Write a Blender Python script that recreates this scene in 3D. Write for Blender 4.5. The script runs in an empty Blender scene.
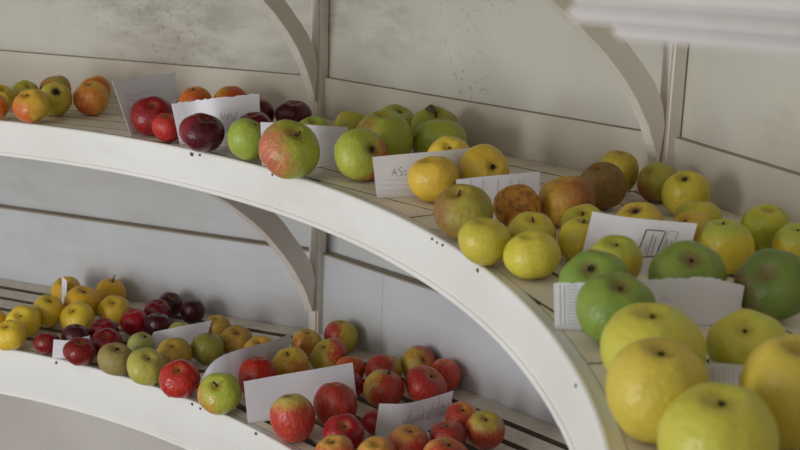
import bpy, bmesh, math, random
from mathutils import Vector, Matrix, Quaternion

sc = bpy.context.scene
COL = sc.collection

# ------------------------------------------------------------------ helpers
def lin(c):
    return tuple((v / 12.92 if v <= .04045 else ((v + .055) / 1.055) ** 2.4) for v in (x / 255 for x in c)) + (1,)

def link(o, parent=None):
    COL.objects.link(o)
    if parent: o.parent = parent
    return o

def obj(name, bm, mat, parent=None, smooth=False):
    me = bpy.data.meshes.new(name)
    bmesh.ops.recalc_face_normals(bm, faces=bm.faces)
    bm.to_mesh(me); bm.free()
    for p in me.polygons: p.use_smooth = smooth
    me.materials.append(mat)
    return link(bpy.data.objects.new(name, me), parent)

def empty(name, loc):
    o = bpy.data.objects.new(name, None); o.location = loc; o.empty_display_size = .05
    return link(o)

def tag(o, label, cat, group=None):
    o['label'] = label; o['category'] = cat
    if group: o['group'] = group
    return o

def struct(o):
    o['kind'] = 'structure'; return o

def hexa(bm, p):
    """solid from eight points: bottom ring p[0:4], top ring p[4:8]"""
    v = [bm.verts.new(q) for q in p]
    for f in ((3, 2, 1, 0), (4, 5, 6, 7), (0, 1, 5, 4), (1, 2, 6, 5), (2, 3, 7, 6), (3, 0, 4, 7)):
        bm.faces.new([v[i] for i in f])

def sweep(bm, rings):
    """closed rings (lists of points) joined into a capped tube"""
    R = [[bm.verts.new(q) for q in r] for r in rings]
    n = len(R[0])
    for a, b in zip(R, R[1:]):
        for i in range(n):
            bm.faces.new((a[i], a[(i + 1) % n], b[(i + 1) % n], b[i]))
    bm.faces.new(R[0][::-1]); bm.faces.new(R[-1])

# ------------------------------------------------------------------ materials
class NT:
    def __init__(s, name):
        s.m = bpy.data.materials.new(name); s.m.use_nodes = True
        s.t = s.m.node_tree; s.b = s.t.nodes['Principled BSDF']
    def n(s, kind, **kw):
        x = s.t.nodes.new(kind)
        for k, v in kw.items(): setattr(x, k, v)
        return x
    def l(s, a, b): s.t.links.new(a, b)
    def val(s, sock, v):
        if hasattr(v, 'is_output') or isinstance(v, bpy.types.NodeSocket): s.l(v, sock)
        else: sock.default_value = v
    def math(s, op, a, b=0.0, c=0.0, clamp=False):
        x = s.n('ShaderNodeMath', operation=op, use_clamp=clamp)
        s.val(x.inputs[0], a); s.val(x.inputs[1], b); s.val(x.inputs[2], c)
        return x.outputs[0]
    def mix(s, f, a, b, mode='MIX'):
        x = s.n('ShaderNodeMix', data_type='RGBA', blend_type=mode)
        s.val(x.inputs[0], f); s.val(x.inputs[6], a); s.val(x.inputs[7], b)
        return x.outputs[2]
    def noise(s, vec, scale, detail=3.0, rough=.5, dims='3D'):
        x = s.n('ShaderNodeTexNoise'); s.l(vec, x.inputs['Vector'])
        x.inputs['Scale'].default_value = scale; x.inputs['Detail'].default_value = detail
        x.inputs['Roughness'].default_value = rough
        return x.outputs['Fac']
    def mapping(s, vec, scale=(1, 1, 1), loc=(0, 0, 0)):
        x = s.n('ShaderNodeMapping'); s.l(vec, x.inputs[0])
        x.inputs['Scale'].default_value = scale; x.inputs['Location'].default_value = loc
        return x.outputs[0]
    def ramp(s, f, a, b):
        x = s.n('ShaderNodeMapRange', interpolation_type='SMOOTHSTEP')
        s.val(x.inputs[0], f); x.inputs[1].default_value = a; x.inputs[2].default_value = b
        return x.outputs[0]
    def bump(s, h, strength, dist):
        x = s.n('ShaderNodeBump'); x.inputs['Strength'].default_value = strength
        x.inputs['Distance'].default_value = dist
        s.l(h, x.inputs['Height']); s.l(x.outputs[0], s.b.inputs['Normal'])
    def color(s, c): s.val(s.b.inputs['Base Color'], c)
    def rough(s, v): s.val(s.b.inputs['Roughness'], v)

def paint(name, c1, c2, dirt=None, dirt_amt=0., rough=.45, speck=0., chips=0.):
    t = NT(name); g = t.n('ShaderNodeNewGeometry').outputs['Position']
    f = t.ramp(t.noise(g, 3.0, 4), .35, .7)
    c = t.mix(f, lin(c1), lin(c2))
    if dirt:
        d = t.noise(g, 1.7, 6, .65); d2 = t.noise(t.mapping(g, (2.5, 2.5, 8)), 2.2, 5, .7)
        m = t.math('MULTIPLY', t.ramp(d, .45, .72), t.ramp(d2, .38, .62))
        c = t.mix(t.math('MULTIPLY', m, dirt_amt), c, lin(dirt))
    if speck:
        v = t.noise(g, 95, 2, .6); reg = t.ramp(t.noise(g, 2.6, 3), .46, .62)
        m = t.math('MULTIPLY', t.math('MULTIPLY', t.ramp(v, .56, .68), reg), speck)
        c = t.mix(m, c, lin((92, 88, 76)))
    if chips:
        m = t.ramp(t.noise(g, 42, 2, .5), .745, .765)
        c = t.mix(t.math('MULTIPLY', m, chips), c, lin((120, 100, 78)))
    t.color(c); t.rough(rough)
    t.bump(t.noise(g, 60, 3), .15, .002)
    return t.m

def wood(name, c1, c2, c3, rough=.6):
    t = NT(name); g = t.n('ShaderNodeNewGeometry').outputs['Position']
    a = t.ramp(t.noise(g, 5, 5, .6), .3, .7)
    b = t.ramp(t.noise(t.mapping(g, (1, 1, 1)), 38, 4, .65), .48, .75)
    c = t.mix(a, lin(c1), lin(c2)); c = t.mix(t.math('MULTIPLY', b, .55), c, lin(c3))
    t.color(c); t.rough(rough); t.bump(t.noise(g, 70, 4), .25, .002)
    return t.m

def plain(name, c, rough=.6, var=.0):
    t = NT(name)
    g = t.n('ShaderNodeTexCoord').outputs['Object']
    d = tuple(x * .82 for x in lin(c)[:3]) + (1,)
    t.color(t.mix(t.ramp(t.noise(g, 6, 3), .3, .7), lin(c), d)); t.rough(rough)
    return t.m

def apple_skin(name, base, alt, blush, cover, streak=.3, soft=.45, rus=(150, 110, 50), rus_amt=0., rus_top=.25, rough=.38, dots=.25, crown=None):
    """base/alt: ground colours; blush over the local +X side; russet freckles and russet round the +Z hollow"""
    t = NT(name)
    P = t.n('ShaderNodeTexCoord').outputs['Object']
    rnd = t.n('ShaderNodeObjectInfo').outputs['Random']
    off = t.n('ShaderNodeVectorMath', operation='ADD'); t.l(P, off.inputs[0])
    cmb = t.n('ShaderNodeCombineXYZ')
    for i, k in enumerate((13.7, 29.1, 7.3)): t.l(t.math('MULTIPLY', rnd, k), cmb.inputs[i])
    t.l(cmb.outputs[0], off.inputs[1]); Q = off.outputs[0]
    sx = t.n('ShaderNodeSeparateXYZ'); t.l(P, sx.inputs[0])
    c = t.mix(t.ramp(t.noise(Q, 1.3, 3), .32, .68), lin(base), lin(alt))
    if crown:
        c = t.mix(t.math('MULTIPLY', t.ramp(t.math('ADD', sx.outputs[2], t.math('MULTIPLY', t.math('SUBTRACT', t.noise(Q, 4, 3), .5), .5)), .3, .9), .9), c, lin(crown))
    n1 = t.noise(Q, 1.6, 4, .6)
    st = t.noise(t.mapping(Q, (7, 7, .55)), 1.5, 3, .6)
    fine = t.noise(Q, 9, 3, .6)
    m = t.math('ADD', sx.outputs[0], t.math('MULTIPLY', t.math('SUBTRACT', n1, .5), 1.5))
    m = t.math('ADD', m, t.math('MULTIPLY', t.math('SUBTRACT', st, .5), streak * 4))
    m = t.math('ADD', m, t.math('MULTIPLY', t.math('SUBTRACT', fine, .5), .5))
    m = t.ramp(m, -cover - soft, -cover + soft)
    if crown:
        m = t.math('MULTIPLY', m, t.math('SUBTRACT', 1.0, t.ramp(t.math('ADD', sx.outputs[2], t.math('MULTIPLY', t.math('SUBTRACT', t.noise(Q, 4, 3), .5), .6)), .35, .95)))
    b2 = tuple(v * .62 for v in lin(blush)[:3]) + (1,)
    bl = t.mix(t.ramp(st, .4, .65), b2, lin(blush))
    if cover > -.9: c = t.mix(m, c, bl)
    # russeting
    rn = t.ramp(t.noise(Q, 3.2, 5, .7), .62 - .3 * rus_amt, .78 - .3 * rus_amt)
    r = t.math('MULTIPLY', rn, min(1., rus_amt * 1.6), clamp=True)
    tz = t.math('MULTIPLY', t.ramp(t.math('ADD', t.math('MULTIPLY', t.math('SUBTRACT', fine, .5), .5),
                t.math('SUBTRACT', 1.0, t.math('SQRT', t.math('ADD', t.math('POWER', sx.outputs[0], 2.), t.math('POWER', sx.outputs[1], 2.))))), .58, .86),
                t.math('MULTIPLY', t.math('GREATER_THAN', sx.outputs[2], 0.), rus_top * 2), clamp=True)
    r = t.math('MAXIMUM', r, tz)
    c = t.mix(r, c, lin(rus))
    if dots:
        v = t.n('ShaderNodeTexVoronoi'); t.l(Q, v.inputs['Vector']); v.inputs['Scale'].default_value = 7.5
        d = t.math('MULTIPLY', t.math('LESS_THAN', v.outputs['Distance'], .11), dots)
        c = t.mix(d, c, lin((196, 176, 110) if sum(base) < 330 else (120, 98, 50)))
    hs = t.n('ShaderNodeHueSaturation'); t.l(c, hs.inputs['Color'])
    t.l(t.math('MULTIPLY_ADD', rnd, .016, .492), hs.inputs['Hue'])
    t.l(t.math('MULTIPLY_ADD', rnd, .16, .92), hs.inputs['Value'])
    t.color(hs.outputs[0])
    t.rough(t.math('MULTIPLY_ADD', r, .25, rough))
    t.b.inputs['Specular IOR Level'].default_value = .45
    t.bump(t.noise(Q, 5, 3), .12, .05)
    return t.m

K = {  # name: (base, alt, blush, cover, kwargs)
 'orange': ((220,150,44),(216,124,38),(206,92,32),-.55,dict(streak=.4,soft=.6)),
 'orangeyellow':((222,150,40),(214,170,60),(214,96,30),.1,dict()),
 'gold': ((208,178,54),(196,166,50),(206,96,40),-1.2,dict(rus_top=.3)),
 'goldl': ((220,172,44),(212,164,46),(220,130,40),-.9,dict()),
 'peach':       ((206,166,60),(200,150,50),(208,92,46),-.45,dict(streak=.5)),
 'peachred': ((222,176,72),(214,150,58),(206,88,42),-.75,dict(streak=.4,soft=.6)),
 'peachl': ((216,150,64),(208,128,60),(206,86,52),-.1,dict(streak=.4)),
 'yellowgreen': ((196,180,58),(174,168,56),(180,120,60),-1.4,dict()),
 'yellowgreen2':((182,176,52),(158,160,48),(180,120,60),-1.4,dict()),
 'greenyellow': ((200,184,62),(188,178,56),(190,140,60),-1.4,dict(rus=(80,48,32),rus_top=.55)),
 'olive':       ((164,150,60),(178,140,56),(176,100,50),-.5,dict(rus_amt=.3)),
 'olivel': ((180,172,80),(166,160,74),(176,120,70),-1.2,dict(rus=(160,136,80),rus_amt=.2)),
 'olivegreen':  ((140,142,54),(156,146,60),(170,110,60),-1.2,dict(rus=(140,116,60),rus_amt=.3)),
 'palegreen': ((168,166,94),(156,158,84),(170,130,90),-1.2,dict()),
 'crimson': ((180,44,42),(160,30,36),(150,24,34),1.0,dict(rough=.28,dots=.1,rus_top=.1)),
 'crimsonl': ((166,38,44),(140,26,36),(134,22,34),1.0,dict(rough=.27,dots=.1,rus_top=.1)),
 'pinkred':     ((222,96,72),(206,60,54),(200,44,46),.6,dict(rough=.36,dots=.4)),
 'maroon': ((146,28,36),(100,24,34),(88,20,32),.3,dict(rough=.25,dots=.1,rus_top=.06)),
 'maroonl': ((104,24,34),(88,20,32),(76,18,28),.4,dict(rough=.28,dots=.1,rus_top=.08)),
 'scarlet':     ((206,50,40),(196,34,36),(186,28,34),1.0,dict(rough=.3,dots=.1)),
 'scarletl': ((206,50,42),(202,46,42),(200,42,40),1.3,dict(rough=.2,dots=.1,streak=.05)),
 'scarletp':    ((228,120,76),(218,84,60),(212,62,56),.1,dict(streak=.5)),
 'green':       ((150,170,62),(164,178,70),(180,140,60),-1.4,dict(rough=.34)),
 'greenl':      ((186,190,74),(170,182,66),(214,160,80),-.7,dict(rough=.24)),
 'greendeep': ((150,158,58),(164,166,62),(170,110,60),-1.3,dict()),
 'bramley': ((170,178,64),(156,168,58),(218,128,92),-.5,dict(streak=.12,soft=.5,rough=.36)),
 'bramley2': ((152,160,58),(166,168,64),(184,110,70),-.7,dict(streak=.15,soft=.45)),
 'bramley3': ((162,168,62),(174,174,66),(190,80,58),-.35,dict(streak=.12,soft=.35,rus=(120,60,44),rus_top=.3)),
 'lemon':       ((222,188,66),(214,178,58),(206,150,60),-1.2,dict(rus_top=.15)),
 'lemonl': ((226,186,54),(212,180,54),(206,150,60),-1.2,dict(rus=(120,84,40),rus_top=.2)),
 'primrose':    ((204,188,66),(190,180,60),(190,150,60),-1.4,dict(dots=.2,rus_top=.1)),
 'freckled':    ((200,178,58),(182,168,52),(190,130,50),-1.3,dict(dots=.65,rus=(124,88,40),rus_top=.3)),
 'quince': ((204,180,54),(196,174,50),(200,140,40),-1.3,dict(crown=(160,166,62),rus_top=.05)),
 'russetgreen': ((166,156,56),(152,144,54),(152,112,58),-.45,dict(rus=(152,114,54),rus_amt=.35,rough=.5,soft=.6)),
 'russetgold':  ((204,150,46),(188,130,42),(190,100,40),-1.3,dict(rus=(146,94,42),rus_amt=.6,rough=.55)),
 'russetorange': ((196,160,52),(184,140,46),(156,94,46),-.35,dict(rus=(170,108,46),rus_amt=.4,rough=.5,soft=.6)),
 'russetbrown': ((136,104,50),(118,98,48),(138,84,46),-1.4,dict(rus=(124,92,44),rus_amt=.6,rough=.55)),
 'russetolive': ((180,152,44),(164,142,44),(160,110,40),-1.6,dict(rus=(146,106,46),rus_amt=.35,rough=.5)),
 'russetyellow': ((202,174,62),(192,162,56),(190,130,50),-1.,dict(rus=(128,96,52),rus_amt=.2,rus_top=.5,rough=.5)),
 'greenblush':  ((168,160,52),(160,156,54),(160,96,54),-.55,dict(rus_amt=.25)),
 'russetl':     ((192,154,64),(176,142,56),(184,110,52),-1.3,dict(rus=(150,104,52),rus_amt=.4,rough=.5)),
 'brownl': ((166,150,88),(152,140,78),(158,112,76),-1.5,dict(rus=(154,126,82),rus_amt=.4,rough=.55)),
 'cooker': ((110,134,50),(124,144,56),(150,150,70),-1.4,dict(rus=(116,92,52),rus_top=.4,rough=.36)),
 'cookerdark': ((92,114,46),(104,122,48),(132,96,66),-.75,dict(rus=(116,88,56),rus_top=.3,dots=.3,rough=.4,streak=.1)),
 'goldgreen': ((182,180,66),(192,180,66),(180,160,60),-1.4,dict(rus=(140,108,50),rus_top=.12,dots=.12)),
 'goldnear': ((208,190,72),(198,182,64),(190,150,54),-1.3,dict(rus=(120,96,44),rus_top=.2,dots=.12)),
 'blushl': ((212,174,66),(204,164,60),(208,108,58),-.75,dict(streak=.3)),
 'blushr':      ((196,170,62),(176,162,58),(206,70,60),-.45,dict(streak=.5,soft=.3)),
 'blushfront': ((218,150,78),(210,130,68),(204,78,54),.05,dict(streak=.5,crown=(206,164,76))),
 'cox': ((222,150,90),(216,114,74),(204,70,54),.15,dict(streak=.3,crown=(190,178,86),dots=.5,rough=.32,soft=.7)),
 'redstripe':   ((218,110,74),(210,120,74),(190,50,50),.35,dict(streak=.7,dots=.35,rough=.34)),
 'rose':        ((206,70,66),(186,50,60),(176,40,54),.8,dict(streak=.4,rough=.3)),
 'redgreen': ((186,170,72),(198,158,66),(192,62,50),.1,dict(streak=.5)),
 'redyellow':   ((216,154,76),(208,128,66),(200,66,50),.1,dict(streak=.6)),
 'redcrown':    ((214,120,66),(204,110,60),(186,60,46),.4,dict(streak=.8,crown=(176,158,66))),
 'redbrown':    ((206,120,72),(190,98,60),(178,66,50),.3,dict(streak=.6,rus_top=.35)),
}
SKIN = {}
def skin(k):
    if k not in SKIN:
        b, a, bl, cov, kw = K[k]; SKIN[k] = apple_skin('apple_skin_' + k, b, a, bl, cov, **kw)
    return SKIN[k]

M_PAINT = paint('cream_paint', (182,177,174), (176,171,167), (160,150,140), .3)
M_FASCIA = paint('white_gloss_paint', (228,227,223), (221,219,214), (190,182,168), .25, rough=.38, chips=.0)
M_WALL = paint('limewashed_panel', (204,201,188), (195,190,176), (148,141,126), .85, rough=.7, speck=.45)
M_WALL_CLEAN = paint('painted_panel', (200,200,200), (192,192,190), (168,158,142), .5, rough=.65)
M_SKIRT = paint('skirting_warm_bounce', (206,199,185), (197,189,174), (168,152,130), .4, rough=.5)  # warm bounce light put into the cream tint of the upper boards
M_SKIRT_LOW = paint('skirting_white', (203,204,207), (195,196,199), (168,156,140), .4, rough=.5)
M_LEDGE = paint('ledge_brown', (150,138,120), (166,152,132), (110,92,70), .6, rough=.7)  # beige-brown strip along the top of each skirting board
M_POST = paint('post_paint', (226,218,206), (216,208,195), (176,162,142), .5, rough=.5)
M_SLAT = wood('weathered_slat_paint', (232,223,206), (220,210,191), (180,164,142))
M_SLATSIDE = wood('slat_gap_shade', (112,98,80), (98,84,68), (70,58,46))  # shade of the gaps put into the dark colour of the slat sides
M_BEARER = wood('bearer_wood', (130,116,98), (116,102,86), (80,68,54))
M_PLASTER = paint('stained_plaster', (212,206,198), (200,193,184), (172,156,138), .6, rough=.8)
M_FLOOR = paint('floor_stone', (150,140,128), (132,122,110), (90,80,70), .5, rough=.8)
M_CEIL = paint('ceiling_paint', (216,212,204), (206,202,194), (170,160,146), .3, rough=.8)
M_PAPER = paint('white_paper', (226,224,230), (220,218,224), rough=.8)
M_CHIP = plain('bare_chip', (92,76,58), .8)
M_STEM = plain('stem_brown', (70,50,32), .7)
M_CALYX = plain('calyx_brown', (52,38,26), .8)
M_LEAF = plain('dry_leaf', (104,78,48), .7)
INK = {'ink': plain('pen_ink', (86,86,104), .6), 'ink2': plain('grey_print', (84,84,108), .6), 'faint': plain('pencil_line', (176,174,190), .6),
       'grey': plain('grey_line', (150,150,166), .6), 'black': plain('black_print', (34,34,38), .6)}
APPLES = [
    (0, 0.5056, 1.4226, 0.0281, 0.844, (0.07, 0.01, 1.00), (0.33, -0.93, 0.15), 'orange', 'n', 'orange red apple cut by the left edge, on the upper shelf front lip'),
    (0, 0.4771, 1.5478, 0.0264, 0.870, (0.33, -0.35, 0.88), (0.97, -0.20, 0.03), 'gold', 'n', 'yellow orange apple behind the orange one at far left of the upper shelf'),
    (0, 0.5828, 1.4051, 0.0349, 0.740, (-0.16, -0.47, 0.87), (-0.61, -0.66, 0.40), 'peach', 'c', 'yellow apple with orange left cheek at the front lip, far left of upper shelf'),
    (0, 0.5087, 1.6047, 0.0275, 0.870, (0.42, -0.42, 0.81), (0.31, -0.94, 0.14), 'yellowgreen', 'c', 'yellow green apple with dark eye behind the orange-cheeked one, upper shelf far left'),
    (0, 0.5612, 1.6354, 0.0321, 0.870, (-0.24, -0.10, 0.97), (-0.67, -0.71, 0.11), 'olive', 'n', 'olive yellow apple at the back behind the yellow apple with brown patch, upper shelf left'),
    (0, 0.6014, 1.4938, 0.0317, 1.060, (0.32, -0.74, 0.59), (0.28, -0.95, 0.15), 'greenyellow', 'p', 'greenish yellow apple with a large brown patch at its eye, upper shelf left'),
    (0, 0.6653, 1.5196, 0.0347, 0.894, (-0.06, -0.23, 0.97), (-0.15, -0.67, -0.70), 'peachred', 'c', 'yellow apple flushed orange red, right end of the left cluster on the upper shelf'),
    (0, 0.6399, 1.6483, 0.0323, 0.870, (-0.32, 0.03, 0.95), (0.25, -0.96, 0.14), 'orange', 'n', 'plain orange apple half hidden at the back right of the left cluster, upper shelf'),
    (0, 0.8300, 1.3195, 0.0398, 0.740, (0.10, -0.58, 0.81), (0.21, -0.96, 0.16), 'crimson', 'c', 'large crimson apple in front of the tall leaning card, upper shelf left'),
    (0, 0.8669, 1.2620, 0.0278, 0.835, (0.14, -0.18, 0.97), (0.20, -0.97, 0.17), 'pinkred', 'n', 'small pinkish red apple tucked beside the large crimson one on the upper shelf'),
    (0, 0.9440, 1.1667, 0.0381, 0.740, (0.21, -0.29, 0.93), (0.92, -0.34, 0.08), 'maroon', 'n', 'shiny dark maroon apple in front of the torn-edged card on the upper shelf'),
    (0, 0.8723, 1.5149, 0.0330, 0.870, (-0.15, -0.18, 0.97), (0.17, -0.97, 0.15), 'orange', 's', 'orange red apple with dark stem showing above the torn-edged card, the left of two'),
    (0, 0.9404, 1.5303, 0.0349, 0.870, (-0.01, -0.14, 0.99), (0.91, -0.37, 0.07), 'orangeyellow', 'n', 'orange apple yellowing at its right, the right of two above the torn-edged card'),
    (0, 1.0261, 1.2191, 0.0349, 0.854, (-0.15, -0.15, 0.98), (0.05, -0.34, 0.92), 'maroon', 'n', 'dark red apple mostly hidden behind the plain green apple on the upper shelf'),
    (0, 1.0074, 1.4383, 0.0295, 0.870, (-0.06, -0.02, 1.00), (-0.73, -0.63, -0.20), 'maroon', 'n', 'very dark red apple beside the right edge of the torn-edged card, at the back'),
    (0, 1.0735, 1.4245, 0.0345, 0.740, (0.09, -0.20, 0.98), (0.03, -0.36, 0.92), 'maroon', 'n', 'dark red apple at the foot of the middle bracket post on the upper shelf'),
    (0, 1.0288, 1.1048, 0.0355, 0.838, (0.51, -0.02, 0.86), (0.13, -0.97, 0.18), 'green', 'c', 'plain bright green apple left of the red-blushed green one on the upper shelf'),
    (0, 1.1088, 0.9838, 0.0480, 0.740, (0.36, -0.49, 0.79), (-0.80, -0.56, 0.16), 'bramley', 's', 'big green apple with pink left cheek in front of a blank card'),
    (0, 1.1312, 1.1815, 0.0340, 0.870, (-0.03, -0.35, 0.94), (0.08, -0.98, 0.18), 'green', 'n', 'green apple whose top just shows above the blank card near the middle post'),
    (0, 1.1919, 1.2768, 0.0331, 0.870, (0.16, 0.14, 0.98), (0.04, -0.98, 0.17), 'yellowgreen', 'n', 'small yellow green apple at the back, right of the middle post on the upper shelf'),
    (0, 1.2493, 1.0994, 0.0486, 0.870, (-0.01, -0.14, 0.99), (-0.80, -0.46, 0.36), 'bramley2', 'n', 'large green apple with faint red left cheek, middle of the upper green cluster'),
    (0, 1.2671, 1.2702, 0.0396, 0.870, (0.29, -0.33, 0.90), (0.01, -0.99, 0.17), 'greendeep', 'c', 'green apple with brown eye at the back of the green cluster on the upper shelf'),
    (0, 1.2166, 0.9909, 0.0426, 0.740, (0.61, -0.64, 0.47), (0.86, -0.44, 0.19), 'bramley3', 'p', 'green apple with a red-rimmed hollow at its right, left of the card with scribbled letters'),
    (0, 1.3376, 1.2226, 0.0427, 0.870, (0.04, -0.46, 0.89), (0.77, -0.46, 0.40), 'bramley2', 'l', 'green apple with a dry brown leaf on its stem, upper shelf back'),
    (0, 1.3416, 1.1316, 0.0463, 0.740, (-0.02, 0.27, 0.96), (-0.03, -0.98, 0.18), 'greendeep', 'n', 'green apple below the one with the dry leaf, behind the card with scribbled letters'),
    (0, 1.3542, 0.9989, 0.0361, 0.870, (-0.05, -0.65, 0.76), (-0.04, -0.98, 0.19), 'lemon', 'c', 'yellow apple peeping above the top edge of the card with scribbled letters'),
    (0, 1.3273, 0.8606, 0.0367, 0.833, (-0.26, -0.08, 0.96), (-0.03, -0.98, 0.21), 'lemon', 'n', 'pale yellow apple standing in front of the card with scribbled letters'),
    (0, 1.4017, 0.9098, 0.0388, 0.740, (0.45, -0.81, 0.38), (-0.07, -0.98, 0.20), 'lemon', 'p', 'pale yellow apple between the scribbled card and the ruled card on the upper shelf'),
    (0, 1.3611, 0.6654, 0.0378, 0.803, (-0.24, -0.38, 0.89), (-0.69, -0.32, 0.62), 'russetgreen', 's', 'large brownish green russet apple with dark stem hollow, at the front lip'),
    (0, 1.4343, 0.7182, 0.0314, 0.891, (-0.33, 0.01, 0.94), (-0.10, -0.97, 0.23), 'russetgold', 'n', 'round golden brown russet apple in front of the ruled card'),
    (0, 1.5025, 0.7423, 0.0387, 0.783, (-0.29, -0.05, 0.96), (0.71, -0.52, 0.45), 'russetorange', 'n', 'large lopsided russet apple with yellow left side, right of the ruled card'),
    (0, 1.3800, 0.5399, 0.0307, 0.829, (-0.03, -0.10, 0.99), (-0.07, -0.96, 0.26), 'primrose', 'n', 'pale yellow green apple at the front lip below the brownish green russet'),
    (0, 1.4380, 0.5769, 0.0305, 0.870, (0.02, -0.37, 0.93), (-0.11, -0.96, 0.25), 'primrose', 's', 'yellow green apple behind the two pale front ones, below the golden brown russet'),
    (0, 1.4316, 0.5010, 0.0327, 0.746, (-0.20, -0.12, 0.97), (-0.11, -0.96, 0.27), 'primrose', 'n', 'pale yellow green apple at the front, right of its twin on the lip'),
    (0, 1.4952, 0.5634, 0.0271, 0.948, (0.11, -0.06, 0.99), (-0.15, -0.95, 0.26), 'freckled', 's', 'freckled yellow apple at the left edge of the card printed with two boxes'),
    (0, 1.5107, 0.6420, 0.0282, 0.870, (-0.22, -0.45, 0.87), (-0.15, -0.96, 0.24), 'yellowgreen', 's', 'yellow green apple behind the freckled one, by the top left corner of the box-printed card'),
    (0, 1.5661, 0.8442, 0.0339, 0.946, (-0.34, -0.17, 0.93), (-0.17, -0.96, 0.21), 'russetbrown', 'c', 'dark brown russet apple in front of the right-hand bracket on the upper shelf'),
    (0, 1.6069, 0.9472, 0.0295, 1.060, (0.05, -0.06, 1.00), (-0.18, -0.96, 0.20), 'russetolive', 'c', 'olive yellow apple leaning behind the dark brown russet by the right-hand bracket'),
    (0, 1.6551, 0.8972, 0.0302, 0.870, (-0.64, -0.28, 0.71), (-0.93, -0.28, 0.18), 'greenblush', 'n', 'yellow green apple with brownish left cheek beneath the right-hand post'),
    (0, 1.6775, 0.8145, 0.0334, 0.880, (-0.30, -0.40, 0.87), (-0.24, -0.95, 0.21), 'freckled', 'p', 'yellow apple with a black spot at its lower left, beside the right-hand wall'),
    (0, 1.5760, 0.6268, 0.0317, 0.870, (-0.30, -0.31, 0.90), (-0.20, -0.95, 0.24), 'russetyellow', 'p', 'yellow apple with wide brown russet hollow above the box-printed card'),
    (0, 1.6598, 0.6705, 0.0301, 0.870, (-0.02, 0.27, 0.96), (-0.25, -0.94, 0.24), 'yellowgreen', 'n', 'green apple between the black-spotted yellow apple and the box-printed card corner'),
    (0, 1.6378, 0.6147, 0.0282, 0.870, (-0.48, -0.21, 0.85), (-0.24, -0.94, 0.24), 'gold', 'c', 'golden apple with dark eye half hidden by the right corner of the box-printed card'),
    (0, 1.6606, 0.5405, 0.0327, 0.928, (-0.16, -0.03, 0.99), (-0.27, -0.93, 0.25), 'quince', 's', 'yellow apple greenish round its stem, right of the box-printed card'),
    (0, 1.7373, 0.6409, 0.0306, 0.897, (-0.03, -0.27, 0.96), (-0.30, -0.93, 0.23), 'yellowgreen2', 'n', 'yellow green apple against the right-hand wall, at the back of the upper shelf'),
    (0, 1.7502, 0.5572, 0.0279, 0.992, (-0.12, -0.24, 0.96), (-0.32, -0.91, 0.25), 'quince', 'c', 'yellow apple cut by the right edge of the photo, by the wall'),
    (0, 1.5215, 0.4757, 0.0302, 0.870, (-0.06, -0.27, 0.96), (-0.18, -0.95, 0.27), 'quince', 'c', 'yellow apple standing in front of the box-printed card'),
    (0, 1.4825, 0.3756, 0.0365, 0.740, (-0.32, -0.56, 0.76), (-0.16, -0.94, 0.29), 'cooker', 'p', 'flattish green apple behind the left end of the wide torn card'),
    (0, 1.5835, 0.4003, 0.0408, 0.740, (-0.07, -0.55, 0.83), (-0.24, -0.93, 0.28), 'cooker', 'c', 'large green apple directly behind the middle of the wide torn card'),
    (0, 1.6671, 0.3776, 0.0388, 0.740, (-0.48, -0.56, 0.68), (-0.96, -0.21, 0.05), 'cookerdark', 'n', 'large dark green apple at the right end of the wide torn card'),
    (0, 1.4900, 0.2934, 0.0386, 0.789, (0.02, -0.36, 0.93), (-0.18, -0.93, 0.31), 'cooker', 'c', 'large green apple with brown hollow in front of the wide torn card'),
    (0, 1.5032, 0.1805, 0.0462, 0.740, (-0.07, -0.10, 0.99), (-0.21, -0.92, 0.34), 'goldgreen', 'c', 'huge yellow green apple just right of the front green one, near the camera'),
    (0, 1.4855, 0.0752, 0.0410, 0.931, (-0.02, -0.19, 0.98), (-0.22, -0.90, 0.37), 'goldnear', 'c', 'huge golden apple with dark eye, nearest the front lip at the lower right'),
    (0, 1.5939, 0.2102, 0.0348, 0.740, (-0.27, -0.48, 0.83), (-0.29, -0.90, 0.33), 'goldgreen', 'c', 'yellow green apple with dimpled dark eye behind the small grey card near the camera'),
    (0, 1.5884, 0.0687, 0.0411, 1.004, (-0.04, -0.16, 0.99), (-0.32, -0.88, 0.36), 'goldnear', 'n', 'huge golden apple cut by the right edge, near the camera'),
    (0, 1.5116, -0.0059, 0.0418, 0.821, (-0.08, -0.16, 0.98), (-0.26, -0.88, 0.40), 'goldgreen', 'c', 'huge yellow green apple cut by the bottom edge, nearest the camera'),
    (1, 0.4452, 1.5128, 0.0285, 0.870, (-0.21, -0.09, 0.97), (0.32, -0.89, 0.32), 'goldl', 'n', 'golden apple half out of view at the far left of the lower shelf'),
    (1, 0.5117, 1.4201, 0.0337, 0.740, (-0.13, -0.36, 0.92), (0.31, -0.89, 0.33), 'lemonl', 'c', 'yellow apple with dark eye at the front lip, far left of the lower shelf'),
    (1, 0.5137, 1.4997, 0.0361, 0.778, (-0.05, -0.60, 0.80), (0.30, -0.90, 0.32), 'lemonl', 'c', 'yellow apple with open dimple behind the front left one on the lower shelf'),
    (1, 0.5454, 1.5627, 0.0334, 0.985, (0.30, -0.30, 0.91), (0.96, -0.21, 0.12), 'lemonl', 'c', 'yellow green apple left of the edge-on slip, in the yellow cluster on the lower shelf'),
    (1, 0.5415, 1.7131, 0.0339, 0.870, (-0.03, -0.39, 0.92), (0.27, -0.91, 0.30), 'goldl', 'n', 'orange yellow apple behind the edge-on slip on the lower shelf'),
    (1, 0.6033, 1.6128, 0.0386, 0.870, (0.23, -0.16, 0.96), (0.26, -0.91, 0.31), 'goldl', 'c', 'golden apple between the edge-on slip and the yellow green apple, lower shelf'),
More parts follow.
